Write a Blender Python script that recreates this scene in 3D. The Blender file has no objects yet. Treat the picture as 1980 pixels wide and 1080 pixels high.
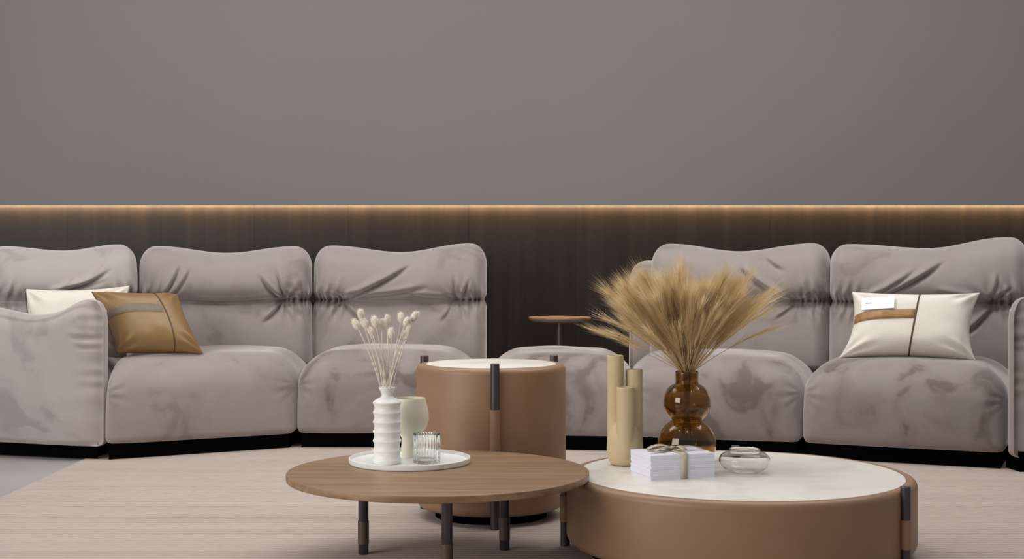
import bpy, math, random
import numpy as np
from mathutils import Vector, Matrix, noise

# ------------------------------------------------------------------ camera, light
SC = bpy.context.scene
COL = SC.collection
PI = math.pi
FPX, HOR, CAMZ = 2700.0, 500.0, 0.95          # focal length in px, horizon row, eye height
cam = bpy.data.cameras.new('camera')
cam.sensor_width = 36.0
cam.lens = FPX / 1980.0 * 36.0
cam.shift_y = -(540.0 - HOR) / 1980.0
cam.clip_end = 60
cam_o = bpy.data.objects.new('camera', cam)
COL.objects.link(cam_o)
cam_o.location = (0, 0, CAMZ)
cam_o.rotation_euler = (PI / 2, 0, 0)
SC.camera = cam_o

w = bpy.data.worlds.new('showroom_ambient')
SC.world = w
w.use_nodes = True
w.node_tree.nodes['Background'].inputs[0].default_value = (1.0, 1.0, 1.0, 1)
w.node_tree.nodes['Background'].inputs[1].default_value = 0.30

def area(name, loc, rot, sx, sy, power, col=(1, .985, .965)):
    l = bpy.data.lights.new(name, 'AREA'); l.shape = 'RECTANGLE'
    l.size = sx; l.size_y = sy; l.energy = power; l.color = col
    o = bpy.data.objects.new(name, l); COL.objects.link(o)
    o.location = loc; o.rotation_euler = rot
    return o

area('ceiling_light_panel', (0.1, 6.1, 3.8), (0, 0, 0), 6.4, 1.8, 150)
area('left_soft_light', (-4.6, 1.2, 2.0), Vector((-4.9, -5.4, 1.3)).to_track_quat('Z', 'Y').to_euler(), 3.2, 2.6, 195, (1, .985, .97))  # unseen soft light added at left front to brighten left-facing sides
def downlight(loc, target, power):
    l = bpy.data.lights.new('ceiling_downlight', 'SPOT')
    l.energy = power; l.color = (1, .965, .93); l.shadow_soft_size = 0.05
    l.spot_size = math.radians(75); l.spot_blend = 0.9
    o = bpy.data.objects.new('ceiling_downlight', l); COL.objects.link(o)
    o.location = loc
    d = Vector(target) - Vector(loc)
    o.rotation_euler = d.to_track_quat('-Z', 'Y').to_euler()
for i in range(6):
    x = -2.5 + i * 1.0
    downlight((x, 3.3, 3.6), (x * .9, 6.2, 0.3), 9)
for i in range(5):
    x = -2.0 + i * 1.0
    downlight((x, 5.4, 3.6), (x * .9, 6.4, 0.3), 18)
for x in (-.9, .3, 1.3):
    downlight((x, 4.2, 3.6), (x, 4.6, 0.3), 20)

vs = SC.view_settings
vs.view_transform = 'Standard'
vs.look = 'None'
vs.exposure = 0.0
vs.gamma = 1.0
vs.use_curve_mapping = False

# ------------------------------------------------------------------ helpers
def lin(r, g, b):
    f = lambda c: c / 12.92 if c <= .04045 else ((c + .055) / 1.055) ** 2.4
    return (f(r / 255), f(g / 255), f(b / 255), 1.0)

def mat(name, col, rough=.6, metal=0.0, **kw):
    m = bpy.data.materials.new(name); m.use_nodes = True
    b = m.node_tree.nodes['Principled BSDF']
    b.inputs['Base Color'].default_value = col
    b.inputs['Roughness'].default_value = rough
    b.inputs['Metallic'].default_value = metal
    for k, v in kw.items():
        b.inputs[k.replace('_', ' ')].default_value = v
    return m

def nd(m, t, **inp):
    n = m.node_tree.nodes.new(t)
    for k, v in inp.items():
        n.inputs[k.replace('_', ' ')].default_value = v
    return n

def lk(m, a, b):
    m.node_tree.links.new(a, b)

def coords(m, scale=(1, 1, 1), obj=True):
    tc = nd(m, 'ShaderNodeTexCoord')
    mp = nd(m, 'ShaderNodeMapping')
    mp.inputs['Scale'].default_value = scale
    lk(m, tc.outputs['Object' if obj else 'Generated'], mp.inputs['Vector'])
    return mp.outputs['Vector']

def ramp(m, fac, stops):
    r = nd(m, 'ShaderNodeValToRGB')
    els = r.color_ramp.elements
    while len(els) < len(stops):
        els.new(.5)
    for e, (p, c) in zip(els, stops):
        e.position = p; e.color = c
    lk(m, fac, r.inputs['Fac'])
    return r.outputs['Color']

def noise_tex(m, vec, scale, detail=4, rough=.55, dist=0.0):
    n = nd(m, 'ShaderNodeTexNoise', Scale=scale, Detail=detail, Roughness=rough, Distortion=dist)
    lk(m, vec, n.inputs['Vector'])
    return n.outputs['Fac']

def bump(m, h, strength, dist=.01):
    b = nd(m, 'ShaderNodeBump', Strength=strength, Distance=dist)
    lk(m, h, b.inputs['Height'])
    lk(m, b.outputs['Normal'], m.node_tree.nodes['Principled BSDF'].inputs['Normal'])

def base(m):
    return m.node_tree.nodes['Principled BSDF'].inputs['Base Color']

M = {}
# painted plaster wall
m = M['wall'] = mat('grey_plaster', lin(118, 114, 113), .85)
v = coords(m)
lk(m, ramp(m, noise_tex(m, v, .6, 3), [(.3, lin(117, 113, 112)), (.7, lin(120, 116, 115))]), base(m))
bump(m, noise_tex(m, v, 120, 3), .05, .002)
# dark wood veneer with vertical figure
m = M['veneer'] = mat('dark_veneer', lin(48, 38, 33), .5, Specular_IOR_Level=.3)
v = coords(m, (14, 14, .35))
c = noise_tex(m, v, 1.2, 6, .6, .3)
lk(m, ramp(m, c, [(.25, lin(27, 20, 17)), (.5, lin(34, 27, 23)), (.75, lin(45, 36, 29))]), base(m))
bump(m, noise_tex(m, coords(m, (90, 90, 1.2)), 2, 3), .08, .002)
# concrete floor
m = M['floor'] = mat('grey_screed', lin(176, 174, 172), .5)
lk(m, ramp(m, noise_tex(m, coords(m), 2.0, 6), [(.3, lin(150, 146, 144)), (.7, lin(166, 162, 160))]), base(m))
# ribbed rug
m = M['rug'] = mat('ribbed_rug', lin(190, 174, 163), .95)
v = coords(m)
wv = nd(m, 'ShaderNodeTexWave', Scale=9.6, Distortion=.6, Detail=2.0)
wv.inputs['Detail Scale'].default_value = 3.0
wv.bands_direction = 'Y'; wv.wave_profile = 'SIN'
lk(m, v, wv.inputs['Vector'])
fine = noise_tex(m, coords(m, (6, 90, 1)), 3.0, 4)
big = noise_tex(m, coords(m, (.5, 2.5, 1)), 2.0, 4)
mx = nd(m, 'ShaderNodeMath'); mx.operation = 'MULTIPLY_ADD'
lk(m, wv.outputs['Fac'], mx.inputs[0]); mx.inputs[1].default_value = .45
lk(m, fine, mx.inputs[2])
mx2 = nd(m, 'ShaderNodeMath'); mx2.operation = 'MULTIPLY_ADD'
lk(m, big, mx2.inputs[0]); mx2.inputs[1].default_value = .5; lk(m, mx.outputs[0], mx2.inputs[2])
lk(m, ramp(m, mx2.outputs[0], [(.55, lin(130, 116, 108)), (1.2 / 1.3, lin(183, 168, 159))]), base(m))
bump(m, mx.outputs[0], .5, .006)
# velvet with brushed nap patches
def velvet(name, lo, mid, hi, lo_p, hi_p):
    m = mat(name, mid, .85, Sheen_Weight=1.0, Sheen_Roughness=.38, Specular_IOR_Level=.2)
    m.node_tree.nodes['Principled BSDF'].inputs['Sheen Tint'].default_value = lin(248, 240, 236)
    v = coords(m)
    a = noise_tex(m, v, 3.6, 3, .5, .8)
    b = noise_tex(m, v, 22, 3, .6)
    ma = nd(m, 'ShaderNodeMath'); ma.operation = 'MULTIPLY_ADD'
    lk(m, b, ma.inputs[0]); ma.inputs[1].default_value = .10; lk(m, a, ma.inputs[2])
    lk(m, ramp(m, ma.outputs[0], [(lo_p, lo), (lo_p + .06, mid), (hi_p, hi), (hi_p + .15, mid)]), base(m))
    bump(m, noise_tex(m, v, 7, 4, .5, .6), .10, .01)
    return m
M['velvet'] = velvet('taupe_velvet', lin(132, 122, 117), lin(144, 134, 129), lin(149, 139, 135), .40, .62)
M['velvet_lit'] = velvet('lit_taupe_velvet', lin(152, 143, 139), lin(166, 156, 152), lin(170, 161, 157), .38, .62)  # same cloth paled: nap and side light on left arm, end back put into colour
M['velvet_brushed'] = velvet('brushed_taupe_velvet', lin(108, 97, 92), lin(132, 121, 117), lin(141, 131, 127), .44, .62)
# piping / light face of the same cloth
M['velvet_edge'] = mat('taupe_velvet_edge', lin(176, 167, 161), .8, Sheen_Weight=.3)
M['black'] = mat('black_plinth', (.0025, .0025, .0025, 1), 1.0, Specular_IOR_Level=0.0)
def fabric(name, c1, c2, scale, rough=.9, bs=.25):
    m = mat(name, c1, rough)
    v = coords(m)
    lk(m, ramp(m, noise_tex(m, v, scale, 5), [(.35, c1), (.65, c2)]), base(m))
    bump(m, noise_tex(m, v, scale * 3, 3), bs, .003)
    return m
M['linen'] = fabric('ivory_linen', lin(214, 207, 197), lin(221, 214, 204), 160, .9, .15)
M['tan_leather'] = fabric('tan_leather', lin(130, 100, 60), lin(138, 107, 66), 12, .45, .12)
M['grey_band'] = fabric('grey_brown_strap', lin(112, 96, 80), lin(120, 104, 88), 40, .6)
M['brown_band'] = fabric('brown_strap', lin(140, 104, 62), lin(158, 120, 76), 30, .5)
M['dark_piping'] = mat('dark_piping', lin(84, 62, 44), .6)
M['charcoal_piping'] = mat('charcoal_piping', lin(60, 52, 48), .6)
M['table_leather'] = fabric('cognac_leather', lin(139, 107, 82), lin(145, 112, 86), 8, .45, .04)
M['gunmetal'] = mat('gunmetal', lin(82, 76, 78), .38, .75)
# marble top
m = M['marble'] = mat('cream_stone', lin(218, 212, 204), .32)
v = coords(m)
lk(m, ramp(m, noise_tex(m, v, 3.2, 8, .6, 1.2), [(.35, lin(214, 209, 203)), (.5, lin(230, 224, 215)), (.7, lin(235, 229, 220))]), base(m))
# walnut top
def wood(name, stops, sc, rough=.42):
    m = mat(name, stops[0][1], rough)
    v = coords(m, sc)
    lk(m, ramp(m, noise_tex(m, v, 1.4, 7, .62, .5), stops), base(m))
    bump(m, noise_tex(m, coords(m, (sc[0] * 2, sc[1] * 5, sc[2] * 5)), 2, 3), .08, .002)
    return m
M['walnut'] = wood('walnut', [(.25, lin(112, 86, 62)), (.5, lin(138, 108, 80)), (.75, lin(162, 131, 101))], (1.3, 20, 20))
M['side_wood'] = wood('reddish_wood', [(.25, lin(112, 86, 70)), (.7, lin(140, 112, 94))], (2, 24, 24))
M['white_ceramic'] = mat('white_ceramic', lin(236, 233, 228), .4)
M['white_tray'] = mat('white_tray', lin(228, 229, 226), .38)
M['cream_ceramic'] = fabric('cream_stoneware', lin(216, 209, 190), lin(222, 215, 197), 20, .6, .05)
M['sand_ceramic'] = fabric('sand_stoneware', lin(196, 176, 136), lin(203, 183, 143), 14, .6, .05)
M['bunny'] = mat('bleached_grass', lin(240, 233, 220), .9)
M['bunny_stem'] = mat('bleached_stem', lin(226, 216, 200), .8)
M['paper'] = mat('white_paper', lin(232, 230, 240), .7)
M['print'] = mat('grey_print', lin(120, 120, 126), .7)
M['ribbon'] = fabric('taupe_ribbon', lin(188, 172, 153), lin(200, 186, 168), 40, .6)
m = M['plume'] = mat('golden_grass', lin(205, 176, 126), .9, Specular_IOR_Level=.1)
oi = nd(m, 'ShaderNodeObjectInfo')
pc = ramp(m, oi.outputs['Random'], [(0, lin(206, 180, 134)), (.5, lin(221, 198, 155)), (1, lin(233, 214, 178))])
lk(m, pc, base(m))
tr = nd(m, 'ShaderNodeBsdfTranslucent'); lk(m, pc, tr.inputs['Color'])
mxs = nd(m, 'ShaderNodeMixShader'); mxs.inputs[0].default_value = .45
lk(m, m.node_tree.nodes['Principled BSDF'].outputs[0], mxs.inputs[1]); lk(m, tr.outputs[0], mxs.inputs[2])
lk(m, mxs.outputs[0], m.node_tree.nodes['Material Output'].inputs['Surface'])
M['leg_wrap'] = mat('dark_leg_wrap', lin(80, 65, 50), .5)
M['plume_stem'] = mat('olive_stem', lin(176, 158, 100), .8)
def glass(name, col, ior=1.45, rough=0.0):
    return mat(name, col, rough, Transmission_Weight=1.0, IOR=ior)
M['clear_glass'] = glass('clear_glass', (.99, .995, .99, 1))
M['bowl_glass'] = glass('thin_clear_glass', (.995, .998, .995, 1), 1.22)
M['amber_glass'] = glass('amber_glass', (.52, .34, .11, 1))
m = M['led'] = mat('warm_led', (1, .7, .4, 1), .5)
m.node_tree.nodes['Principled BSDF'].inputs['Emission Color'].default_value = (1, .73, .44, 1)
m.node_tree.nodes['Principled BSDF'].inputs['Emission Strength'].default_value = 170

def mesh(name, verts, faces, sharp=None):
    me = bpy.data.meshes.new(name)
    me.from_pydata([tuple(p) for p in verts], [], [tuple(f) for f in faces])
    me.validate()
    me.polygons.foreach_set('use_smooth', [True] * len(me.polygons))
    if sharp is not None:
        me.set_sharp_from_angle(angle=math.radians(sharp))
    return me

def obj(name, me, material, parent=None, loc=None):
    o = bpy.data.objects.new(name, me)
    COL.objects.link(o)
    if me is not None and material is not None and len(me.materials) == 0:
        me.materials.append(M[material])
    if parent is not None:
        o.parent = parent
    if loc is not None:
        o.location = loc
    return o

def tag(o, label=None, cat=None, group=None, kind=None):
    if label: o['label'] = label
    if cat: o['category'] = cat
    if group: o['group'] = group
    if kind: o['kind'] = kind
    return o

def thing(name, loc, label, cat, group=None, rz=0):
    o = bpy.data.objects.new(name, None)
    o.empty_display_size = .1
    COL.objects.link(o); o.location = loc; o.rotation_euler.z = rz
    return tag(o, label, cat, group)

def box(x0, x1, y0, y1, z0, z1):
    v = [(x, y, z) for z in (z0, z1) for y in (y0, y1) for x in (x0, x1)]
    f = [(0, 2, 3, 1), (4, 5, 7, 6), (0, 1, 5, 4), (2, 6, 7, 3), (0, 4, 6, 2), (1, 3, 7, 5)]
    return v, f

def lathe(prof, n=64, close=True, rfun=None):
    """profile of (r, z) from bottom axis up; optional radius modulation rfun(theta, i)"""
    v, f, rings = [], [], []
    for i, (r, z) in enumerate(prof):
        if r <= 1e-6:
            rings.append([len(v)]); v.append((0, 0, z)); continue
        ring = []
        for k in range(n):
            a = 2 * PI * k / n
            rr = r * (rfun(a, i) if rfun else 1)
            ring.append(len(v)); v.append((rr * math.cos(a), rr * math.sin(a), z))
        rings.append(ring)
    for A, B in zip(rings, rings[1:]):
        if len(A) == 1 and len(B) == 1: continue
        for k in range(n):
            k2 = (k + 1) % n
            if len(A) == 1: f.append((A[0], B[k2], B[k]))
            elif len(B) == 1: f.append((A[k], A[k2], B[0]))
            else: f.append((A[k], A[k2], B[k2], B[k]))
    return v, f

def smooth_prof(pts, sub=6):
    """Catmull-Rom through (r, z) points"""
    out = []
    P = [pts[0]] + list(pts) + [pts[-1]]
    for i in range(1, len(P) - 2):
        p0, p1, p2, p3 = [np.array(q, float) for q in P[i - 1:i + 3]]
        for k in range(sub):
            t = k / sub
            q = .5 * (2 * p1 + (p2 - p0) * t + (2 * p0 - 5 * p1 + 4 * p2 - p3) * t * t + (3 * p1 - p0 - 3 * p2 + p3) * t ** 3)
            out.append((max(q[0], 0), q[1]))
    out.append(tuple(pts[-1]))
    return out

def arc(cx, cz, r, a0, a1, n=6):
    return [(cx + r * math.cos(math.radians(a0 + (a1 - a0) * k / n)), cz + r * math.sin(math.radians(a0 + (a1 - a0) * k / n))) for k in range(n + 1)]

def tube(pts, rad, n=8, caps=True):
    v, f = [], []
    pts = [Vector(p) for p in pts]
    up = Vector((.123, .345, .93)).normalized()
    for i, p in enumerate(pts):
        t = (pts[min(i + 1, len(pts) - 1)] - pts[max(i - 1, 0)]).normalized()
        a = t.cross(up).normalized(); b = t.cross(a)
        r = rad[i] if isinstance(rad, (list, tuple)) else rad
        for k in range(n):
            th = 2 * PI * k / n
            v.append(p + a * (r * math.cos(th)) + b * (r * math.sin(th)))
    for i in range(len(pts) - 1):
        for k in range(n):
            k2 = (k + 1) % n
            f.append((i * n + k, i * n + k2, (i + 1) * n + k2, (i + 1) * n + k))
    if caps:
        f.append(tuple(range(n))[::-1])
        f.append(tuple(range((len(pts) - 1) * n, len(pts) * n)))
    return [tuple(p) for p in v], f

_lat = {}
def lattice(nx, ny, nz):
    """surface lattice of a box: integer coords -> uvw in [-1,1] and quads"""
    key = (nx, ny, nz)
    if key in _lat: return _lat[key]
    ids, pts, quads = {}, [], []
    def vid(i, j, k):
        t = (i, j, k)
        if t not in ids:
            ids[t] = len(pts); pts.append(t)
        return ids[t]
    for k, flip in ((0, True), (nz, False)):
        for i in range(nx):
            for j in range(ny):
                q = [vid(i, j, k), vid(i + 1, j, k), vid(i + 1, j + 1, k), vid(i, j + 1, k)]
                quads.append(q[::-1] if flip else q)
    for j, flip in ((0, False), (ny, True)):
        for i in range(nx):
            for k in range(nz):
                q = [vid(i, j, k), vid(i + 1, j, k), vid(i + 1, j, k + 1), vid(i, j, k + 1)]
                quads.append(q[::-1] if flip else q)
    for i, flip in ((0, True), (nx, False)):
        for j in range(ny):
            for k in range(nz):
                q = [vid(i, j, k), vid(i, j + 1, k), vid(i, j + 1, k + 1), vid(i, j, k + 1)]
                quads.append(q[::-1] if flip else q)
    P = np.array(pts, float)
    U = P / np.array([nx, ny, nz]) * 2 - 1
    _lat[key] = (U, quads)
    return _lat[key]

def rounded(U, h, r):
    """U (n,3) in [-1,1], half sizes h, radii r (n,3) -> rounded box points"""
    p = U * h
    inner = np.maximum(h - r, 1e-4)
    q = np.clip(p, -inner, inner)
    d = (p - q) / r
    L = np.linalg.norm(d, axis=1, keepdims=True)
    Linf = np.max(np.abs(d), axis=1, keepdims=True)
    s = np.where(L > 1e-9, Linf / np.maximum(L, 1e-9), 1.0)
    return q + d * s * r

def sstep(a, b, x):
    t = np.clip((x - a) / (b - a), 0, 1)
    return t * t * (3 - 2 * t)

def lumps(X, sc, amp, seed):
    return np.array([noise.noise(Vector((p[0] * sc + seed, p[1] * sc, p[2] * sc - seed))) for p in X]) * amp

def seg_crease(x, z, a, b, amp, sig):
    """a fold running along the segment a-b; ridge on its upper side"""
    a = np.array(a); b = np.array(b)
    d = b - a; L = np.linalg.norm(d); d = d / L
    n = np.array([-d[1], d[0]])
    if n[1] < 0: n = -n
    px, pz = x - a[0], z - a[1]
    t = (px * d[0] + pz * d[1]) / L
    s = px * n[0] + pz * n[1] + .04 * L * np.sin(np.clip(t, 0, 1) * PI)
    fade = sstep(-.08, .18, t) * (1 - sstep(.6, 1.1, t))
    return fade * amp * (-np.exp(-(s / sig) ** 2) + .55 * np.exp(-((s - 2.4 * sig) / (1.7 * sig)) ** 2))

def pinch(x, z, c, n, ph, amp, R):
    dx, dz = x - c[0], z - c[1]
    r = np.hypot(dx, dz); th = np.arctan2(dz, dx)
    return amp * np.sin(n * th + ph + 1.3 * np.sin(2 * th)) * np.exp(-(r / R) ** 2) * (1 - np.exp(-(r / (.22 * R)) ** 2)) - amp * 2.5 * np.exp(-(r / (.3 * R)) ** 2)

# ------------------------------------------------------------------ setting
WALL_Y = 8.35
v, f = box(-6.5, 6.5, -1.5, 8.9, -.12, -.006)
tag(obj('floor', mesh('floor', v, f, 30), 'floor'), 'smooth grey floor beside the rug', None, kind='structure')
wb = bpy.data.objects.new('wall_back', mesh('wall_back', *box(-6.5, 6.5, WALL_Y + .03, 8.75, -.006, 3.9), 30))
COL.objects.link(wb); wb.data.materials.append(M['veneer'])
tag(wb, 'grey upper wall above dark wood wainscot', None, kind='structure')
LIPZ = CAMZ + (HOR - 396) / FPX * (WALL_Y - .09)
obj('upper_wall', mesh('upper_wall', *box(-6.5, 6.5, WALL_Y - .09, WALL_Y - .036, LIPZ, 3.9), 30), 'wall', wb)
# veneer panels, each its own board with an open joint
edges = [-6.5]
rs = random.Random(4)
while edges[-1] < 6.4:
    edges.append(edges[-1] + rs.choice([.56, .60, .64, .72]))
for k, (a, b) in enumerate(zip(edges, edges[1:])):
    g = .0004
    dy = rs.uniform(0, .0006)
    o = obj('wood_panel', mesh('wood_panel', *box(a + g, b - g, WALL_Y + dy, WALL_Y + .03, -.006, LIPZ + .10), 30), 'veneer', wb)
# warm LED strip tucked under the lip
v, f = box(-6.4, 6.4, -.006, .006, -.004, .004)
o = obj('light_strip', mesh('light_strip', v, f, 30), 'led', None, (0, WALL_Y - .020, LIPZ + .020))
tag(o, 'thin warm LED strip glowing under the grey wall edge', 'light strip')
# rug
v, f = box(0, 6.4, 0, 6.0, -.006, 0)
tag(obj('rug', mesh('rug', v, f, 30), 'rug', None, (-2.034, 1.6, 0)), 'large beige ribbed rug under the tables and sofas', 'rug')

# ------------------------------------------------------------------ sofas
def seat_mesh(corners, z0, z1, off, seed, crown=.03, lean=0.0, rl=.17):
    FL, FR, BR, BL = [np.array(c, float) for c in corners]
    W = (np.linalg.norm(FR - FL) + np.linalg.norm(BR - BL)) / 2
    D = (np.linalg.norm(BL - FL) + np.linalg.norm(BR - FR)) / 2
    H = z1 - z0
    U, Q = lattice(84, 60, 36)
    u, vv, ww = U[:, 0], U[:, 1], U[:, 2]
    t = (ww + 1) / 2
    r = np.stack([(.035 + (np.where(U[:, 0] < 0, rl, .17) - .035) * t), .04 + .14 * t, np.where(ww > 0, .155, .035)], 1)
    X = rounded(U, np.array([W / 2, D / 2, H / 2]), r)
    xu, yv, zw = X[:, 0] / (W / 2), X[:, 1] / (D / 2), X[:, 2] / (H / 2)
    # swelling
    X[:, 2] += crown * (1 - xu ** 2) * (1 - (yv * .8) ** 2) * sstep(-.2, 1, zw) + lean * xu * sstep(-.2, 1, zw)
    fr = sstep(.3, 1, -yv)
    X[:, 1] -= .035 * (1 - np.abs(xu) ** 3) * (1 - (zw * .9 + .1) ** 2) * fr
    X[:, 0] += np.sign(xu) * .008 * (1 - zw ** 2) * sstep(.7, 1, np.abs(xu))
    # gathers on the front side edges
    px = X[:, 0]; pz = X[:, 2]
    for sgn in (-1, 1):
        c = (sgn * W / 2 * 1.02, H * .12)
        dx, dz = (px - c[0]), pz - c[1]
        rr = np.hypot(dx, dz * 1.0); th = np.arctan2(dz, -sgn * dx)
        rip = .0045 * np.sin(11 * th + seed) * np.exp(-((rr - .05) / .06) ** 2) * np.clip(np.cos(th), 0, 1)
        X[:, 1] -= rip * fr
    X[:, 1] -= lumps(X, 4.0, .008, seed) * fr
    X[:, 2] += lumps(X, 4.0, .007, seed + 7) * sstep(.2, 1, zw)
    s, tt = (X[:, 0] / W + .5)[:, None], (X[:, 1] / D + .5)[:, None]
    XY = (FL * (1 - s) + FR * s) * (1 - tt) + (BL * (1 - s) + BR * s) * tt
    P = np.stack([XY[:, 0] - off[0], XY[:, 1] - off[1], X[:, 2] + (z0 + z1) / 2], 1)
    return mesh('seat_cushion', P, Q)

def back_mesh(L, R, z0, ztop, zc, off, seed, ears=(.03, .03), creases=(), pinches=(), T=.30, gath=(.72, .72), tilt=.12):
    L = np.array(L, float); R = np.array(R, float)
    ex = (R - L); W = np.linalg.norm(ex); ex /= W
    ey = np.array([-ex[1], ex[0]])
    H = ztop - z0
    U, Q = lattice(150, 14, 112)
    ww = U[:, 2]
    rz = np.where(ww > 0, .095, .04)
    r = np.stack([np.full(len(U), .085), np.full(len(U), .145), rz], 1)
    X = rounded(U, np.array([W / 2, T / 2, H / 2]), r)
    xu, yv = X[:, 0] / (W / 2), X[:, 1] / (T / 2)
    z = X[:, 2] + (z0 + ztop) / 2
    h = (z - zc) / (ztop - zc)                    # 0 at the seam, 1 at the top
    fr = sstep(-.1, .95, -yv)
    # saddle shaped top edge
    e = np.where(xu < 0, ears[0], ears[1])
    X[:, 2] += e * (np.cos(np.clip(np.abs(xu) - .78, -.78, .4) / .78 * PI) * .5 + .5) * sstep(.2, 1, h)
    # lobes, fuller above the seam
    prof = np.where(h > 0, .070 * np.sin(np.clip(h, 0, 1) ** .70 * PI), .03 * np.sin(np.clip((zc - z) / (zc - z0), 0, 1) * PI))
    X[:, 1] -= prof * fr * (1 - .5 * xu ** 4)
    # seam: shallow in the middle, tight at the elasticated ends
    dz = z - zc
    en = np.where(xu < 0, sstep(.45, gath[0] + .05, -xu), sstep(.45, gath[1] + .05, xu))
    wob = .006 * np.sin(xu * 9 + seed)
    dzz = dz + wob * (1 - en)
    X[:, 1] += fr * (.007 * np.exp(-(dzz / .013) ** 2) + .008 * np.exp(-(dzz / .05) ** 2) + en * (.052 * np.exp(-(dz / .026) ** 2)))
    X[:, 0] *= 1 - .028 * np.exp(-(dz / .022) ** 2) * sstep(.6, 1, np.abs(xu))
    px = X[:, 0]
    # fine gathers along the elastic
    gm = np.where(xu < 0, sstep(gath[0] - .06, gath[0] + .04, -xu), sstep(gath[1] - .06, gath[1] + .04, xu))
    fan = px * (1 + 0 * dz)
    rip = np.sin(2 * PI * fan / .027 + seed + 1.5 * np.sin(fan * 60)) * np.exp(-np.abs(dz) / .030)
    X[:, 1] -= fr * gm * .020 * rip
    rip2 = np.sin(2 * PI * px / .05 + 2 * seed + 30 * dz * np.sign(px)) * np.exp(-(np.abs(dz) - .05) ** 2 / .0022)
    X[:, 1] -= fr * sstep(.5, .8, np.abs(xu)) * .011 * rip2
    for (a, b, amp, sig) in creases:
        A = (a[0] * W / 2, zc + a[1]); B = (b[0] * W / 2, zc + b[1])
        X[:, 1] -= fr * seg_crease(px, z, A, B, amp * 1.6, sig * .8)
    for (cx, cz, n, amp, Rr) in pinches:
        X[:, 1] -= fr * pinch(px, z, (cx * W / 2, zc + cz), n, seed, amp, Rr)
    X[:, 1] -= lumps(X, 4.0, .010, seed) * fr
    z2 = X[:, 2] + (z0 + ztop) / 2
    y = X[:, 1] + T / 2 + (z2 - z0) * tilt
    mid = (L + R) / 2
    P = np.stack([mid[0] + ex[0] * px + ey[0] * y - off[0], mid[1] + ex[1] * px + ey[1] * y - off[1], z2], 1)
    return mesh('back_cushion', P, Q)

def base_mesh(corners, z1, off, inset=.03):
    c = np.array(corners, float); mid = c.mean(0)
    v, n = [], len(c)
    q = [mid + (p - mid) * (1 - inset / np.linalg.norm(p - mid)) - np.array(off[:2]) for p in c]
    v = [(p[0], p[1], 0.0) for p in q] + [(p[0], p[1], z1) for p in q]
    f = [tuple(range(n))[::-1], tuple(range(n, 2 * n))] + [(i, (i + 1) % n, n + (i + 1) % n, n + i) for i in range(n)]
    return mesh('base', v, f, 30)

def arm_mesh(A, B, T, z0, z1, off, seed, side):
    """padded slab; A is the near corner beside the seat, B the far outer end; broad face towards the camera side"""
    A = np.array(A, float); B = np.array(B, float)
    ex = B - A; L = np.linalg.norm(ex); ex /= L
    ey = np.array([-ex[1], ex[0]])
    if ey[1] < 0: ey = -ey
    H = z1 - z0
    U, Q = lattice(80, 20, 70)
    r = np.stack([np.where(U[:, 0] < 0, .045, .09), np.where(U[:, 1] < 0, .075, .05), np.where(U[:, 2] > 0, .09, .03)], 1)
    X = rounded(U, np.array([L / 2, T / 2, H / 2]), r)
    xu, yv, zw = X[:, 0] / (L / 2), X[:, 1] / (T / 2), X[:, 2] / (H / 2)
    up = sstep(-.2, 1, zw)
    # top: high rounded nose next to the seat, a dip, then rising again
    X[:, 2] += up * (.045 * np.exp(-((xu + .80) / .24) ** 2) - .035 * np.exp(-((xu + .12) / .42) ** 2) + .02 * sstep(.2, 1, xu))
    fr = sstep(.0, 1, -yv)
    X[:, 1] -= fr * .035 * (1 - xu ** 4) * (1 - zw ** 2)
    # the broad face turns in towards its seam
    X[:, 1] += fr * .085 * np.exp(-((xu + 1) / .20) ** 2)
    g = np.exp(-((xu + .97) / .13) ** 2)
    X[:, 1] += fr * g * .007 * np.sin(X[:, 2] * 75 + 2 * np.sin(X[:, 2] * 22) + seed) * sstep(-.9, -.2, zw)
    X[:, 1] -= fr * seg_crease(X[:, 0], X[:, 2], (-L * .5, H * .29), (-L * .33, H * .30), .014, .008)
    X[:, 1] -= fr * seg_crease(X[:, 0], X[:, 2], (-L * .5, H * .22), (-L * .36, H * .225), .012, .008)
    X[:, 1] -= lumps(X, 4.5, .012, seed) * fr
    z = X[:, 2] + (z0 + z1) / 2
    x = X[:, 0] + L / 2; y = X[:, 1] + T / 2
    P = np.stack([A[0] + ex[0] * x + ey[0] * y - off[0], A[1] + ex[1] * x + ey[1] * y - off[1], z], 1)
    if side < 0: Q = [q[::-1] for q in Q]
    # piping down the seam
    pts = []
    for k in range(40):
        t = k / 39
        zz = z0 + .02 + (z1 - z0 - .03) * t
        bul = math.sin(t * PI)
        pts.append((A[0] + ex[0] * (.012 - .006 * bul) + ey[0] * .098 - off[0], A[1] + ex[1] * (.012 - .006 * bul) + ey[1] * .098 - off[1], zz))
    return mesh('arm_cushion', P, Q), mesh('piping', *tube(pts, .0045, 8))

ZB, ZS = .07, .452
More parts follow.
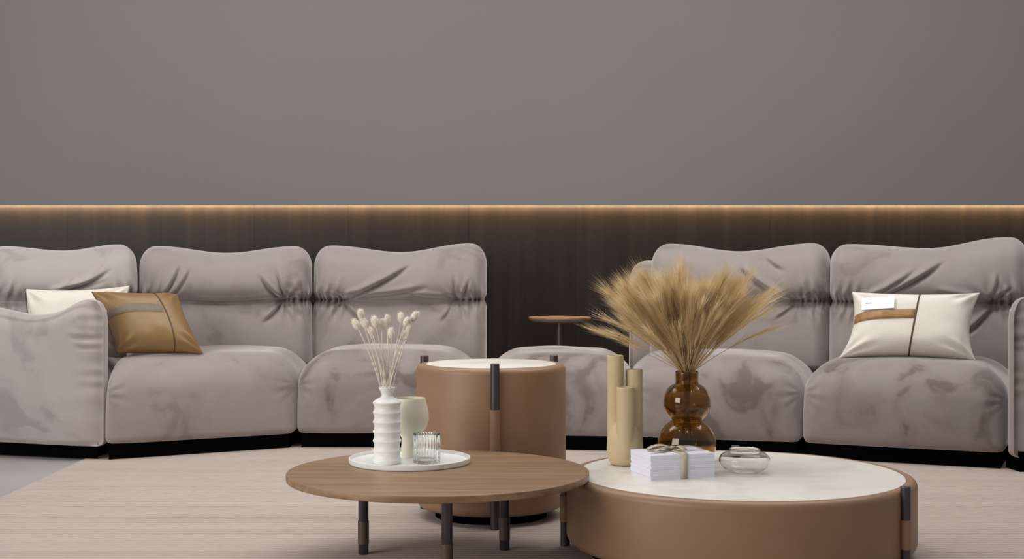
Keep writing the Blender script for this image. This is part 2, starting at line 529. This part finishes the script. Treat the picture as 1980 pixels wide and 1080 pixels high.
# ---- left sofa
offL = (-1.5, 7.2, 0)
SL = thing('modular_sofa', offL, 'taupe velvet sofa on the left holding the tan leather pillow', 'sofa')
seats_L = [
    [(-2.78, 6.98), (-1.965, 6.72), (-2.02, 7.45), (-2.75, 7.35)],
    [(-1.925, 6.585), (-1.095, 7.02), (-1.085, 7.70), (-2.00, 7.50)],
    [(-1.085, 7.02), (-.215, 7.02), (-.16, 7.80), (-1.08, 7.80)],
]
for k, c in enumerate(seats_L):
    obj('seat_cushion', seat_mesh(c, ZB, ZS + .014, offL, 1.7 * k + .6, rl=.06 if k == 1 else .17), 'velvet_brushed' if k == 2 else 'velvet', SL)
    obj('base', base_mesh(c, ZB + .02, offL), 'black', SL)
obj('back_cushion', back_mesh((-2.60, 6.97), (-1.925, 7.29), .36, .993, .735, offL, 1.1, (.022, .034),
    creases=[((-.25, .03), (.55, .14), .022, .012), ((-.1, .06), (.5, .10), .012, .012)], pinches=[(.75, .0, 9, .010, .09)], gath=(.95, .8)), 'velvet_lit', SL)
obj('back_cushion', back_mesh((-1.95, 7.27), (-1.055, 7.46), .36, .982, .728, offL, 2.3, (.036, .036),
    creases=[((-.72, .02), (-.52, .17), .014, .009), ((-.62, .02), (-.40, .16), .012, .010), ((-.40, -.004), (.55, .012), .014, .010),
             ((.62, .0), (.35, .13), .014, .009), ((.66, .02), (.56, .15), .012, .008), ((.62, -.02), (.42, -.12), .016, .012)],
    pinches=[(.66, .0, 11, .011, .10), (-.8, .0, 9, .008, .08)], gath=(.85, .70)), 'velvet', SL)
obj('back_cushion', back_mesh((-1.085, 7.50), (-.135, 7.52), .36, .987, .726, offL, 3.9, (.036, .048),
    creases=[((-.62, .0), (.15, .19), .024, .013), ((-.45, .015), (.30, .065), .018, .013), ((.1, .03), (.62, .012), .012, .011),
             ((.66, .0), (.62, .12), .014, .009), ((.72, .02), (.80, .11), .012, .008), ((-.62, -.02), (-.35, -.14), .014, .012), ((.6, -.03), (.48, -.12), .010, .010)],
    pinches=[(-.63, .0, 9, .009, .09), (.66, .0, 10, .008, .08)], gath=(.66, .70)), 'velvet', SL)
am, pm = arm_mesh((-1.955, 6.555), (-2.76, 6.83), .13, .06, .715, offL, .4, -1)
ao = obj('arm_cushion', am, 'velvet_lit', SL)
obj('piping', pm, 'velvet_edge', ao)
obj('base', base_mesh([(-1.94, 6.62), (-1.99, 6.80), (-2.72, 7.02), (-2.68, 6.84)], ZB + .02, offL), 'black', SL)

# ---- right sofa
offR = (1.3, 7.0, 0)
SR = thing('modular_sofa', offR, 'taupe velvet sofa on the right behind the dried grass, with open end seat', 'sofa')
seats_R = [
    [(-.10, 6.98), (.585, 6.885), (.66, 7.75), (-.12, 7.85)],
    [(.592, 6.885), (1.376, 6.668), (1.64, 7.45), (.66, 7.70)],
    [(1.385, 6.660), (2.225, 6.30), (2.56, 7.05), (1.65, 7.40)],
]
for k, c in enumerate(seats_R):
    obj('seat_cushion', seat_mesh(c, ZB, ZS, offR, 1.3 * k + 5.2), 'velvet_brushed', SR)
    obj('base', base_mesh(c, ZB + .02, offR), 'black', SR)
obj('rear_cushion', back_mesh((.630, 7.745), (1.45, 7.52), .30, .940, .66, offR, 8.8, (.0, .0), T=.24), 'velvet', SR)
obj('back_cushion', back_mesh((.712, 7.43), (1.630, 7.18), .36, .990, .730, offR, 6.1, (.042, .042),
    creases=[((.05, .16), (.55, .0), .022, .012), ((.30, .21), (.52, .14), .012, .010), ((-.5, .0), (.4, .004), .014, .010),
             ((.62, -.02), (.42, -.10), .010, .010)],
    pinches=[(.66, .0, 10, .009, .09)], gath=(.8, .68)), 'velvet', SR)
obj('back_cushion', back_mesh((1.612, 7.15), (2.545, 6.85), .36, 1.005, .728, offR, 7.7, (.022, .055),
    creases=[((-.62, .01), (-.10, .16), .020, .011), ((-.5, .015), (.18, .20), .026, .013), ((.62, .0), (.70, .13), .016, .010), ((.66, .01), (.82, .08), .014, .009),
             ((.64, -.02), (.38, -.16), .020, .013), ((.1, .05), (.6, .02), .012, .012)],
    pinches=[(.64, .0, 9, .011, .11)], gath=(.72, .68)), 'velvet', SR)
am, pm = arm_mesh((2.255, 6.17), (3.02, 6.40), .13, .06, .735, offR, 1.9, 1)
ao = obj('arm_cushion', am, 'velvet', SR)
obj('piping', pm, 'velvet_edge', ao)
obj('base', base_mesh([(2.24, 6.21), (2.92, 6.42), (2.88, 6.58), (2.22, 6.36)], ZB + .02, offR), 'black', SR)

# ------------------------------------------------------------------ pillows
def pillow_surf(W, H, T, k=.07, sag=0.0, seed=0.0):
    def S(u, v, side, lift=0.0):
        x = W / 2 * u * (1 - k * (1 - v * v) * abs(u) ** 1.5)
        z = H / 2 * v * (1 - k * 1.2 * (1 - u * u) * abs(v) ** 1.5)
        if v < 0: x *= 1 + sag * v * v
        e = max((1 - abs(u) ** 3.2), 0) ** .55 * max((1 - abs(v) ** 3.2), 0) ** .55
        rip = 0
        for sx in (-1, 1):
            for sv in (-1, 1):
                dx, dz = u - sx, v - sv
                rr = math.hypot(dx, dz)
                rip += .020 * math.sin(9 * math.atan2(dz, dx) + seed) * math.exp(-((rr - .3) / .22) ** 2)
        rip += .006 * noise.noise(Vector((u * 2.5 + seed, v * 2.5, side)))
        y = -side * (T / 2 * e + (rip * e if e > .05 else 0) + lift)
        return (x, y, z + H / 2)
    return S

def pillow_mesh(S, n=46):
    v, f = [], []
    for side in (1, -1):
        o = len(v)
        for j in range(n + 1):
            for i in range(n + 1):
                u = math.sin((i / n - .5) * PI); w_ = math.sin((j / n - .5) * PI)
                v.append(S(u, w_, side))
        for j in range(n):
            for i in range(n):
                q = (o + j * (n + 1) + i, o + j * (n + 1) + i + 1, o + (j + 1) * (n + 1) + i + 1, o + (j + 1) * (n + 1) + i)
                f.append(q if side == 1 else q[::-1])
    me = mesh('cover', v, f)
    import bmesh
    bm = bmesh.new(); bm.from_mesh(me)
    bmesh.ops.remove_doubles(bm, verts=bm.verts, dist=1e-5)
    bm.to_mesh(me); bm.free()
    return me

def patch_mesh(name, S, u0, u1, vf0, vf1, lift, nu=30, nv=6):
    v, f = [], []
    for j in range(nv + 1):
        for i in range(nu + 1):
            u = u0 + (u1 - u0) * i / nu
            a, b = vf0(u), vf1(u)
            edge = .0 if (i in (0, nu) or j in (0, nv)) else lift
            v.append(S(u, a + (b - a) * j / nv, 1, edge + .001))
    for j in range(nv):
        for i in range(nu):
            q = j * (nu + 1) + i
            f.append((q, q + 1, q + nu + 2, q + nu + 1))
    return mesh(name, v, f)

def framed(S, r, up):
    """put the pillow surface on its own (slightly slumped, so skewed) axes"""
    r = Vector(r).normalized(); u = Vector(up).normalized()
    n = u.cross(r).normalized()               # away from the viewer
    if n.y < 0: n = -n
    def F(a, b, side, lift=0.0):
        x, y, z = S(a, b, side, lift)
        return tuple(r * x + n * y + u * z)
    return F, r, n, u
span = [k / 24 * 2 - 1 for k in range(25)]

# white pillow on the right sofa
S, pr_, pn_, pu_ = framed(pillow_surf(.60, .350, .20, .10, .05, 1.0), (.558, -.15, 0), (.075, .12, .305))
PLOC = Vector((1.886, 6.675, .470))
p = thing('throw_pillow', PLOC, 'white pillow with brown strap and tucked card on the right sofa', 'pillow', 'throw pillows')
obj('cover', pillow_mesh(S), 'linen', p)
obj('strap', patch_mesh('strap', S, -.985, .05, lambda u: -.06 + .05 * (u + 1), lambda u: .23 + .05 * (u + 1) - .06 * max(0, -u - .7), .009), 'brown_band', p)
obj('piping', mesh('piping', *tube([S(.055 + .03 * t, t, 1, .001) for t in span], .0042, 8)), 'dark_piping', p)
# card tucked behind the strap
c0_ = Vector(S(-.55, .255, 1, .001)); c1_ = Vector(S(-.55, .60, 1, .001))
ct = (c1_ - c0_).normalized(); cr = (Vector(S(-.35, .25, 1, .0)) - Vector(S(-.75, .25, 1, .0))).normalized(); cn = ct.cross(cr).normalized()
if cn.y < 0: cn = -cn
ct = cr.cross(cn) if cr.cross(cn).z > 0 else cn.cross(cr)
card = obj('card', mesh('card', *box(-.078, .078, -.0012, .0012, .0, .066), 30), 'paper')
tag(card, 'white card tucked behind the brown strap of the white pillow', 'card')
obj('printed_line', mesh('printed_line', *box(-.060, -.028, -.0016, -.0011, .033, .037), 30), 'print', card)
card.matrix_world = Matrix.Translation(PLOC + c0_ - cn * .006) @ Matrix((cr, cn, ct)).transposed().to_4x4()

# tan leather pillow on the left sofa
S, *_ = framed(pillow_surf(.412, .37, .18, .07, .0, 2.0), (.37, .12, -.012), (-.165, .15, .29))
p = thing('throw_pillow', (-1.720, 6.84, .486), 'tan leather pillow with grey strap leaning on the left sofa', 'pillow', 'throw pillows')
obj('cover', pillow_mesh(S), 'tan_leather', p)
obj('strap', patch_mesh('strap', S, -.985, .38, lambda u: .06 - .12 * max(0, -u - .3), lambda u: .34 - .12 * max(0, -u - .3), .003), 'grey_band', p)
obj('piping', mesh('piping', *tube([S(.36 + .10 * math.cos(t * 1.5) - .03, t, 1, .001) for t in span], .0032, 8)), 'dark_piping', p)
obj('piping', mesh('piping', *tube([S(-1, t, 1) for t in span], .0038, 8)), 'dark_piping', p)

# ivory pillow behind the left arm
S, *_ = framed(pillow_surf(.50, .38, .16, .08, .0, 3.0), (.46, .15, .012), (-.02, .11, .33))
p = thing('throw_pillow', (-2.16, 6.90, .447), 'ivory linen pillow with dark edge piping behind the left sofa arm', 'pillow', 'throw pillows')
obj('cover', pillow_mesh(S), 'linen', p)
obj('piping', mesh('piping', *tube([S(-1, t, 1) for t in span], .005, 8)), 'charcoal_piping', p)

# ------------------------------------------------------------------ tables
def ring_positions(a0, R):
    return [(R * math.sin(math.radians(a0 + 120 * k)), -R * math.cos(math.radians(a0 + 120 * k))) for k in range(3)]

def leather_table(name, loc, R, H, body0, angs, label, seg, legr, legtop, lip=.012):
    """drum table: leather body, inset stone top, three outside posts with a leather sleeve"""
    t = thing(name, loc, label, 'table')
    rc = .022
    prof = [(0, body0), (R - .03, body0)] + arc(R - .03, body0 + .03, .03, -90, 0, 6)
    prof += [(R, H * .5 + body0 * .5)] + arc(R - rc, H - rc, rc, 0, 90, 8) + [(R - rc - lip, H), (R - rc - lip, H - .012), (0, H - .012)]
    obj('body', mesh('body', *lathe(prof, 128), 40), 'table_leather', t)
    rt = R - rc - lip - .001
    prof = [(0, H - .012), (rt, H - .012), (rt, H - .003)] + arc(rt - .003, H - .003, .003, 0, 90, 3) + [(0, H)]
    obj('stone_top', mesh('stone_top', *lathe(prof, 128), 40), 'marble', t)
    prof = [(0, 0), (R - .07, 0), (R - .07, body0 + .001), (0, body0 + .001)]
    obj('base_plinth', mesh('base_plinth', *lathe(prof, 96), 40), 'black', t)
    zs0, zs1 = seg
    for a in angs:
        x, y = (R + legr * .55) * math.sin(math.radians(a)), -(R + legr * .55) * math.cos(math.radians(a))
        pr = [(0, 0), (legr - .002, 0), (legr, .002), (legr, legtop - .002), (legr - .002, legtop), (0, legtop)]
        l = obj('leg', mesh('leg', *lathe(pr, 28), 40), 'gunmetal', t, (x, y, 0))
        rs_ = legr + .0025
        pr = [(legr, zs0), (rs_, zs0 + .001), (rs_, zs1 - .001), (legr, zs1)]
        obj('leather_sleeve', mesh('leather_sleeve', *lathe(pr, 28), 40), 'table_leather', l)
    return t

# tall drum
leather_table('drum_side_table', (-.0775, 5.19, 0), .277, .562, .035, (3.5, 123.5, 243.5),
              'tall cognac leather drum table with cream stone top', (.16, .42), .016, .582)
# low wide table
leather_table('drum_coffee_table', (.738, 4.545, 0), .560, .253, .03, (51, 172, -99),
              'low wide cognac leather table with cream stone top carrying amber vase', (.080, .168), .0158, .268)

# wood coffee table
WT = thing('wood_coffee_table', (-.232, 4.40, 0), 'low round walnut table with three dark legs carrying white tray', 'table')
R = .475; Ht = .283; th = .022
prof = [(0, Ht - th), (R - .006, Ht - th)] + arc(R - .004, Ht - th + .004, .004, -90, 0, 3) + arc(R - .003, Ht - .003, .003, 0, 90, 3) + [(0, Ht)]
obj('table_top', mesh('table_top', *lathe(prof, 160), 40), 'walnut', WT)
for (x, y) in ring_positions(8.5, .265):
    lr = .0165
    pr = [(0, 0), (lr - .001, 0), (lr, .002), (lr, Ht - th + .0005), (0, Ht - th + .0005)]
    l = obj('leg', mesh('leg', *lathe(pr, 28), 40), 'gunmetal', WT, (x, y, 0))
    pr = [(lr, .033), (lr + .0015, .034), (lr + .0015, .107), (lr, .108)]
    obj('leather_sleeve', mesh('leather_sleeve', *lathe(pr, 28), 40), 'leg_wrap', l)

# small side table behind the sofa
ST = thing('side_table', (.275, 8.03, -.006), 'small round wooden side table on a dark pole by the wall', 'table')
zt = .622
prof = [(0, zt - .03), (.13, zt - .03)] + smooth_prof([(.13, zt - .03), (.165, zt - .022), (.178, zt - .008), (.177, zt)], 4) + [(0, zt)]
obj('table_top', mesh('table_top', *lathe(prof, 96), 40), 'side_wood', ST)
obj('pole', mesh('pole', *lathe([(0, .012), (.02, .012), (.02, zt - .03), (0, zt - .03)], 28), 40), 'gunmetal', ST)
obj('foot', mesh('foot', *lathe([(0, 0), (.13, 0), (.13, .008), (.12, .012), (0, .012)], 64), 40), 'gunmetal', ST)

# ------------------------------------------------------------------ things on the wood table
TRX, TRY = -.335, 4.575
prof = [(0, Ht), (.19, Ht)] + arc(.193, Ht + .005, .005, -90, 0, 4) + [(.1985, Ht + .017)] + arc(.1965, Ht + .017, .002, 0, 180, 4) + [(.191, Ht + .009), (.186, Ht + .008), (0, Ht + .008)]
prof = [(r, z - Ht) for r, z in prof]
tag(obj('serving_tray', mesh('serving_tray', *lathe(prof, 128), 50), 'white_tray', None, (TRX, TRY, Ht)), 'round white tray with low rim on the walnut table', 'tray')
ZT = Ht + .008
# ribbed white bottle vase
BX, BY = -.403, 4.505
body = [(0, 0), (.040, 0), (.0435, .004)]
nr = 6
for k in range(nr):
    zb = .012 + k * .0305
    for q in range(8):
        t = q / 8
        body.append((.0462 - .0048 * math.sin(PI * t) ** .9, zb + .0305 * t))
body.append((.0462, .012 + nr * .0305))
top = .012 + nr * .0305
body += [(.0445, top + .004), (.037, top + .010), (.024, top + .017), (.0185, top + .022), (.018, top + .028), (.021, top + .036), (.0262, top + .046), (.0268, top + .0485), (.025, top + .0495), (.0185, top + .036), (.0155, top + .024), (.0155, top - .08), (0, top - .08)]
VH = top + .0495
tag(obj('bottle_vase', mesh('bottle_vase', *lathe(smooth_prof(body, 3), 72), 60), 'white_ceramic', None, (BX, BY, ZT)), 'white ribbed ceramic bottle vase on the white tray', 'vase')
# cream goblet
gob = [(0, 0), (.027, 0), (.029, .003), (.0285, .03), (.027, .055), (.030, .070), (.044, .084), (.057, .102), (.063, .125), (.062, .150), (.056, .178), (.052, .194), (.0505, .195), (.0535, .175), (.059, .148), (.059, .126), (.052, .106), (.038, .090), (0, .084)]
tag(obj('goblet', mesh('goblet', *lathe(smooth_prof(gob, 4), 72), 60), 'cream_ceramic', None, (-.340, 4.645, ZT)), 'matte cream goblet behind the white ribbed vase', 'goblet')
# fluted tumbler
gr = .044
outer = [(0, 0), (gr - .004, 0), (gr - .001, .003), (gr, .01), (gr, .088), (gr - .0005, .0955)]
inner = [(gr - .003, .0965), (gr - .0045, .094), (gr - .0055, .05), (gr - .0055, .014), (gr - .009, .010), (0, .010)]
flut = lambda a, i: 1 + (.022 * math.cos(30 * a) if 3 <= i <= 3 or i in (2,) else (.022 * math.cos(30 * a) if i == 4 else 0))
tag(obj('glass_tumbler', mesh('glass_tumbler', *lathe(outer + inner, 240, rfun=flut), 60), 'clear_glass', None, (-.2762, 4.515, ZT)), 'small clear fluted glass tumbler on the white tray', 'glass')

# bunny tail grass in the bottle vase: one stem each
rb = random.Random(11)
def head_mesh(seed):
    r_ = random.Random(seed)
    prof = [(0, 0), (.004, .002), (.0085, .009), (.0098, .016), (.0088, .024), (.0055, .031), (0, .035)]
    v, f = lathe(smooth_prof(prof, 3), 18)
    v = [(x * (1 + .12 * noise.noise(Vector((x * 300, y * 300, z * 300 + seed)))), y * (1 + .12 * noise.noise(Vector((x * 300, y * 300, z * 300 - seed)))), z) for x, y, z in v]
    v = list(v)
    for _ in range(420):
        a = r_.uniform(0, 2 * PI); z = r_.uniform(.002, .033)
        rr = .0095 * math.sqrt(max(0, 1 - ((z - .0165) / .0175) ** 2))
        d = Vector((math.cos(a), math.sin(a), r_.uniform(.8, 2.0))).normalized()
        p0 = Vector((rr * math.cos(a), rr * math.sin(a), z))
        s = Vector((-math.sin(a), math.cos(a), 0)) * .0005
        n0 = len(v)
        v += [tuple(p0 + s), tuple(p0 - s), tuple(p0 + d * r_.uniform(.004, .009))]
        f = f + [(n0, n0 + 1, n0 + 2)] if False else f
        f.append((n0, n0 + 1, n0 + 2))
    return mesh('seed_head', v, f)
heads = [head_mesh(s) for s in range(3)]
spots = [(692.8, 628), (699, 608.5), (710.6, 624.7), (721, 639.6), (727.5, 625), (737.8, 628), (747.9, 620), (756.6, 645.4), (775.4, 615), (778.6, 646.4), (782.5, 621.5), (790.6, 633.4), (797.4, 611.7)]
words = ['first', 'second', 'third', 'fourth', 'fifth', 'sixth', 'seventh', 'eighth', 'ninth', 'tenth', 'eleventh', 'twelfth', 'thirteenth']
for k, (px, py) in enumerate(spots):
    Y = BY + rb.uniform(-.04, .04)
    x = (px - 990) / FPX * Y; z = CAMZ - (py - HOR) / FPX * Y
    tip = Vector((x, Y, z - .012))
    a = rb.uniform(0, 6.28)
    mouth = Vector((BX + .011 * math.cos(a) + (x - BX) * .10, BY + .011 * math.sin(a), ZT + VH - .004))
    root = Vector((BX - (x - BX) * .06, BY, ZT + VH - .10))
    root.x = max(min(root.x, BX + .009), BX - .009)
    loc = Vector((root.x, root.y, root.z))
    g = thing('bunny_tail_stem', loc, 'bleached fluffy bunny tail stem, %s from the left in the white vase' % words[k], 'dried flower', 'bunny tail stems in the white vase')
    ctrl = [root, mouth, mouth.lerp(tip, .5) + Vector((rb.uniform(-.006, .006), 0, .0)), tip]
    pts = []
    for q in range(0, 10): pts.append(root.lerp(mouth, q / 10))
    for q in range(0, 15):
        t = q / 14
        pts.append(mouth * (1 - t) ** 2 + (mouth.lerp(tip, .5) + Vector(((mouth.x - tip.x) * .10, 0, .01))) * 2 * t * (1 - t) + tip * t * t)
    obj('stem', mesh('stem', *tube([p_ - loc for p_ in pts], .0016, 6)), 'bunny_stem', g)
    d = (pts[-1] - pts[-3]).normalized() + Vector((rb.uniform(-.35, .35), rb.uniform(-.3, .3), 0))
    h = obj('seed_head', heads[k % 3], 'bunny', g)
    h.location = pts[-1] - loc - d.normalized() * .004
    h.rotation_mode = 'QUATERNION'
    h.rotation_quaternion = d.to_track_quat('Z', 'Y')
    s = rb.uniform(1.0, 1.22); h.scale = (s, s, s)

# ------------------------------------------------------------------ things on the stone table
ZW = .253
# three-tube sand vase
TX, TY = .381, 4.74
def tube_vase():
    import bmesh
    bm = bmesh.new()
    parts = []
    for (x, y, r, h) in ((-.029, .010, .0285, .371), (.036, .022, .0285, .323), (.0005, -.044, .0300, .268)):
        prof = [(0, .03), (r * .9, .03), (r, .05), (r, h - .004), (r - .0025, h), (r - .006, h), (r - .0075, h - .004), (r - .0075, h - .10), (0, h - .10)]
        v, f = lathe(prof, 40)
        parts.append(([(a + x, b + y, c) for a, b, c in v], f))
    prof = smooth_prof([(0, 0), (.038, .0), (.051, .008), (.0605, .034), (.0615, .062), (.057, .095), (.046, .125), (.028, .145), (0, .152)], 4)
    v, f = lathe(prof, 56)
    parts.append(([(a + .002, b * 1.06 - .006, c) for a, b, c in v], f))
    V, F = [], []
    for v, f in parts:
        n = len(V); V += v; F += [tuple(i + n for i in q) for q in f]
    return mesh('tube_vase', V, F)
o = tag(obj('tube_vase', tube_vase(), 'sand_ceramic', None, (TX, TY, ZW)), 'sand coloured vase of three joined tubes on the stone table', 'vase')
md = o.modifiers.new('fuse', 'REMESH'); md.mode = 'VOXEL'; md.voxel_size = .0022; md.use_smooth_shade = True
md = o.modifiers.new('soften', 'SMOOTH'); md.factor = .5; md.iterations = 18

# amber vase
AX, AY = .601, 4.80
out = [(0, 0), (.070, 0), (.085, .012), (.098, .040), (.1005, .065), (.094, .095), (.078, .120), (.058, .137), (.0515, .1425), (.058, .149), (.070, .163), (.079, .185), (.0805, .206), (.077, .228), (.066, .250), (.050, .264), (.041, .2675), (.0395, .274), (.0395, .310)]
t_ = .0032
inn = [(.0362, .312), (.0360, .272), (.045, .262), (.062, .248), (.0735, .228), (.077, .206), (.0755, .186), (.066, .165), (.054, .151), (.0475, .1425), (.054, .134), (.075, .117), (.0905, .094), (.097, .066), (.0945, .042), (.082, .017), (.067, .007), (0, .007)]
tag(obj('amber_vase', mesh('amber_vase', *lathe(smooth_prof(out, 4) + smooth_prof(inn, 4), 96), 70), 'amber_glass', None, (AX, AY, ZW)), 'amber glass double bubble vase holding dried grass', 'vase')

# dried grass bouquet
def plume_mesh(seed, L, bend, fl=.62, nb=460, spread=.46):
    r_ = random.Random(seed)
    v, f = [], []
    N = 26
    pts = []
    for k in range(N + 1):
        t = k / N
        pts.append(Vector((bend * L * t ** 2.2, .02 * L * math.sin(t * 3 + seed), L * t - .35 * abs(bend) * L * t ** 3)))
    sv, sf = tube(pts, [.0016 * (1 - .75 * k / N) for k in range(N + 1)], 5)
    v += sv; f += sf
    for _ in range(nb):
        t = 1 - fl + fl * r_.random() ** .8
        i = min(int(t * N), N - 1)
        p0 = pts[i].lerp(pts[i + 1], t * N - i)
        tg = (pts[i + 1] - pts[i]).normalized()
        a = r_.uniform(0, 2 * PI)
        side = (tg.cross(Vector((math.cos(a), math.sin(a), .3)))).normalized()
        d = (tg + side * r_.uniform(.06, spread)).normalized()
        ln = r_.uniform(.05, .145) * (1.0 if t < .9 else .85)
        wv_ = d.cross(side).normalized() * r_.uniform(.0004, .0008)
        n0 = len(v)
        mid = p0 + d * ln * .5 + side * .002
        tip = p0 + d * ln + tg * .006
        v += [tuple(p0 - wv_), tuple(p0 + wv_), tuple(mid + wv_ * .7), tuple(mid - wv_ * .7), tuple(tip)]
        f += [(n0, n0 + 1, n0 + 2, n0 + 3), (n0 + 3, n0 + 2, n0 + 4)]
    return mesh('grass_plume', v, f)
rg = random.Random(5)
GZ = ZW + .20
G = thing('feathery_bouquet', (AX, AY, GZ), 'golden feathery dried grass bouquet in the amber vase', 'bouquet')
variants = [plume_mesh(s, .36 + .025 * (s % 4), (.03, .09, .13, .01, .10)[s % 5]) for s in range(10)]
wisps = [plume_mesh(40 + s, .40 + .03 * (s % 2), (.05, .12)[s % 2], .55, 110, .35) for s in range(4)]
NP = 215
for k in range(NP):
    az = k * 2.39996 + rg.uniform(-.3, .3)
    q = (k + .5) / NP
    tl = math.radians(2 + 39 * q ** .60 + rg.uniform(-6, 6))
    me = variants[rg.randrange(10)]
    if k >= NP - 30:                            # stray side wisps, thin and low
        me = wisps[k % 4]; tl = math.radians(rg.uniform(42, 60))
    elif k % 17 == 0:
        me = wisps[k % 4]
    o = obj('plume', me, 'plume', G)
    d = Vector((math.sin(tl) * math.cos(az) - .07, .8 * math.sin(tl) * math.sin(az), math.cos(tl))).normalized()
    # keep every stem inside the neck: lean about a point at neck height
    neck = Vector((.026 * math.cos(az) * q, .026 * math.sin(az) * q, .113))
    rot = d.to_track_quat('Z', 'Y').to_matrix()
    # turn so that the bend droops outwards
    xax = (Vector((d.x, d.y, 0)) - d * Vector((d.x, d.y, 0)).dot(d))
    xax = xax.normalized() if xax.length > 1e-4 else Vector((1, 0, 0))
    yax = d.cross(xax)
    R3 = Matrix((xax, yax, d)).transposed()
    s = rg.uniform(.66, .93)
    start = neck - d * .03
    o.matrix_local = Matrix.Translation(start) @ R3.to_4x4() @ Matrix.Scale(s, 4)
for k in range(9):
    a = k * .7
    obj('stem', mesh('stem', *tube([(.02 * math.cos(a), .02 * math.sin(a), -.12), (.008 * math.cos(a + 2), .008 * math.sin(a + 2), .0), (.02 * math.cos(a + .5), .02 * math.sin(a + .5), .14)], .0018, 6)), 'plume_stem', G)

# paper stack tied with ribbon
PA = Vector((.4355, 4.387, 0)); ang = math.atan2(.318, .948)
LX, LY = .222, .158
PS = thing('paper_stack', (PA.x, PA.y, ZW), 'stack of white cards tied with taupe ribbon on the stone table', 'stationery', rz=ang)
z = 0; rp = random.Random(3)
k = 0
while z < .074:
    h = rp.choice([.0035, .005, .006, .0045])
    dx, dy = rp.uniform(-.0012, .0012), rp.uniform(-.0012, .0012)
    if .034 < z < .040: dx += .002
    g = .0004
    obj('card', mesh('card', *box(dx, LX + dx, dy, LY + dy, z, z + h - g), 30), 'paper', PS)
    z += h; k += 1
HS = z
for (x0, x1, y0) in ((.06, .105, .045), (.055, .115, .052), (.085, .10, .038)):
    obj('printed_line', mesh('printed_line', *box(x0 - .03, x1 - .03, y0, y0 + .0016, HS - .0004, HS + .0001), 30), 'print', PS)
def strip(path, wdir, w_, name='ribbon'):
    v, f = [], []
    wd = Vector(wdir).normalized() * w_ / 2
    for p_ in path:
        v += [tuple(Vector(p_) - wd), tuple(Vector(p_) + wd)]
    for i in range(len(path) - 1):
        f.append((2 * i, 2 * i + 1, 2 * i + 3, 2 * i + 2))
    o_ = mesh(name, v, f)
    return o_
def add_strip(path, wdir, w_, name):
    o_ = obj(name, strip(path, wdir, w_, name), 'ribbon', PS)
    md_ = o_.modifiers.new('thickness', 'SOLIDIFY'); md_.thickness = .0009; md_.offset = 0
    return o_
rx = LX * .52; e = .0022
loop = [(rx, -e, .001), (rx, -e, HS * .5), (rx + .001, -e, HS + e * .4), (rx, e * 1.5, HS + e), (rx, LY / 2, HS + e), (rx, LY - e, HS + e), (rx, LY + e, HS), (rx, LY + e, .001)]
add_strip(loop, (1, 0, 0), .024, 'ribbon')
loop2 = [(-e, LY * .55, .001), (-e, LY * .55, HS), (e, LY * .55, HS + e * 1.4), (LX / 2, LY * .55, HS + e * 1.6), (LX - e, LY * .55, HS + e * 1.4), (LX + e, LY * .55, HS), (LX + e + .004, LY * .55, HS * .5), (LX + .012, LY * .55, .002)]
c0 = Vector((rx, LY * .55, HS + .003))
def bow(dirx, diry, L_, hgt):
    d = Vector((dirx, diry, 0)).normalized()
    return [c0 + d * (L_ * t) + Vector((0, 0, hgt * math.sin(t * PI) ** .8 + .002)) for t in [q / 8 for q in range(9)]] + \
           [c0 + d * (L_ * t) + Vector((0, 0, .002 + .25 * hgt * math.sin(t * PI))) for t in [1 - q / 8 for q in range(1, 9)]]
add_strip(bow(-1, .15, .085, .014), (.2, 1, .1), .026, 'bow_loop')
add_strip(bow(.45, -1, .055, .012), (1, .45, .1), .022, 'bow_loop')
tail = [c0 + Vector((.0 + .095 * t, -.02 * t, .003 + .008 * math.sin(t * PI))) for t in [q / 8 for q in range(9)]]
tail += [Vector((LX + .006 + .006 * t, tail[-1].y - .002 * t, HS - .055 * t)) for t in [.05, .3, .6, 1.0]]
add_strip(tail, (.15, 1, 0), .018, 'bow_tail')
tail = [c0 + Vector((-.075 * t, -.035 * t, .003 + .006 * math.sin(t * PI))) for t in [q / 8 for q in range(9)]]
add_strip(tail, (-.3, 1, 0), .018, 'bow_tail')
v, f = lathe(smooth_prof([(0, -.004), (.008, -.003), (.010, .002), (.007, .007), (0, .008)], 3), 16)
obj('knot', mesh('knot', [(a, b * .8, c) for a, b, c in v], f), 'ribbon', PS, tuple(c0 + Vector((0, 0, .004))))

# squat clear glass bowl
out = smooth_prof([(0, 0), (.030, 0), (.042, .002), (.062, .012), (.079, .030), (.083, .043), (.078, .057), (.066, .067), (.052, .072), (.0485, .0755), (.050, .079)], 5)
inn = smooth_prof([(.0472, .079), (.0455, .0755), (.050, .0695), (.064, .064), (.0755, .0555), (.0798, .043), (.076, .031), (.060, .015), (.040, .006), (0, .005)], 5)
tag(obj('glass_bowl', mesh('glass_bowl', *lathe(out + inn, 96), 70), 'bowl_glass', None, (.757, 4.545, ZW)), 'squat clear glass bowl with narrow mouth beside the card stack', 'bowl')
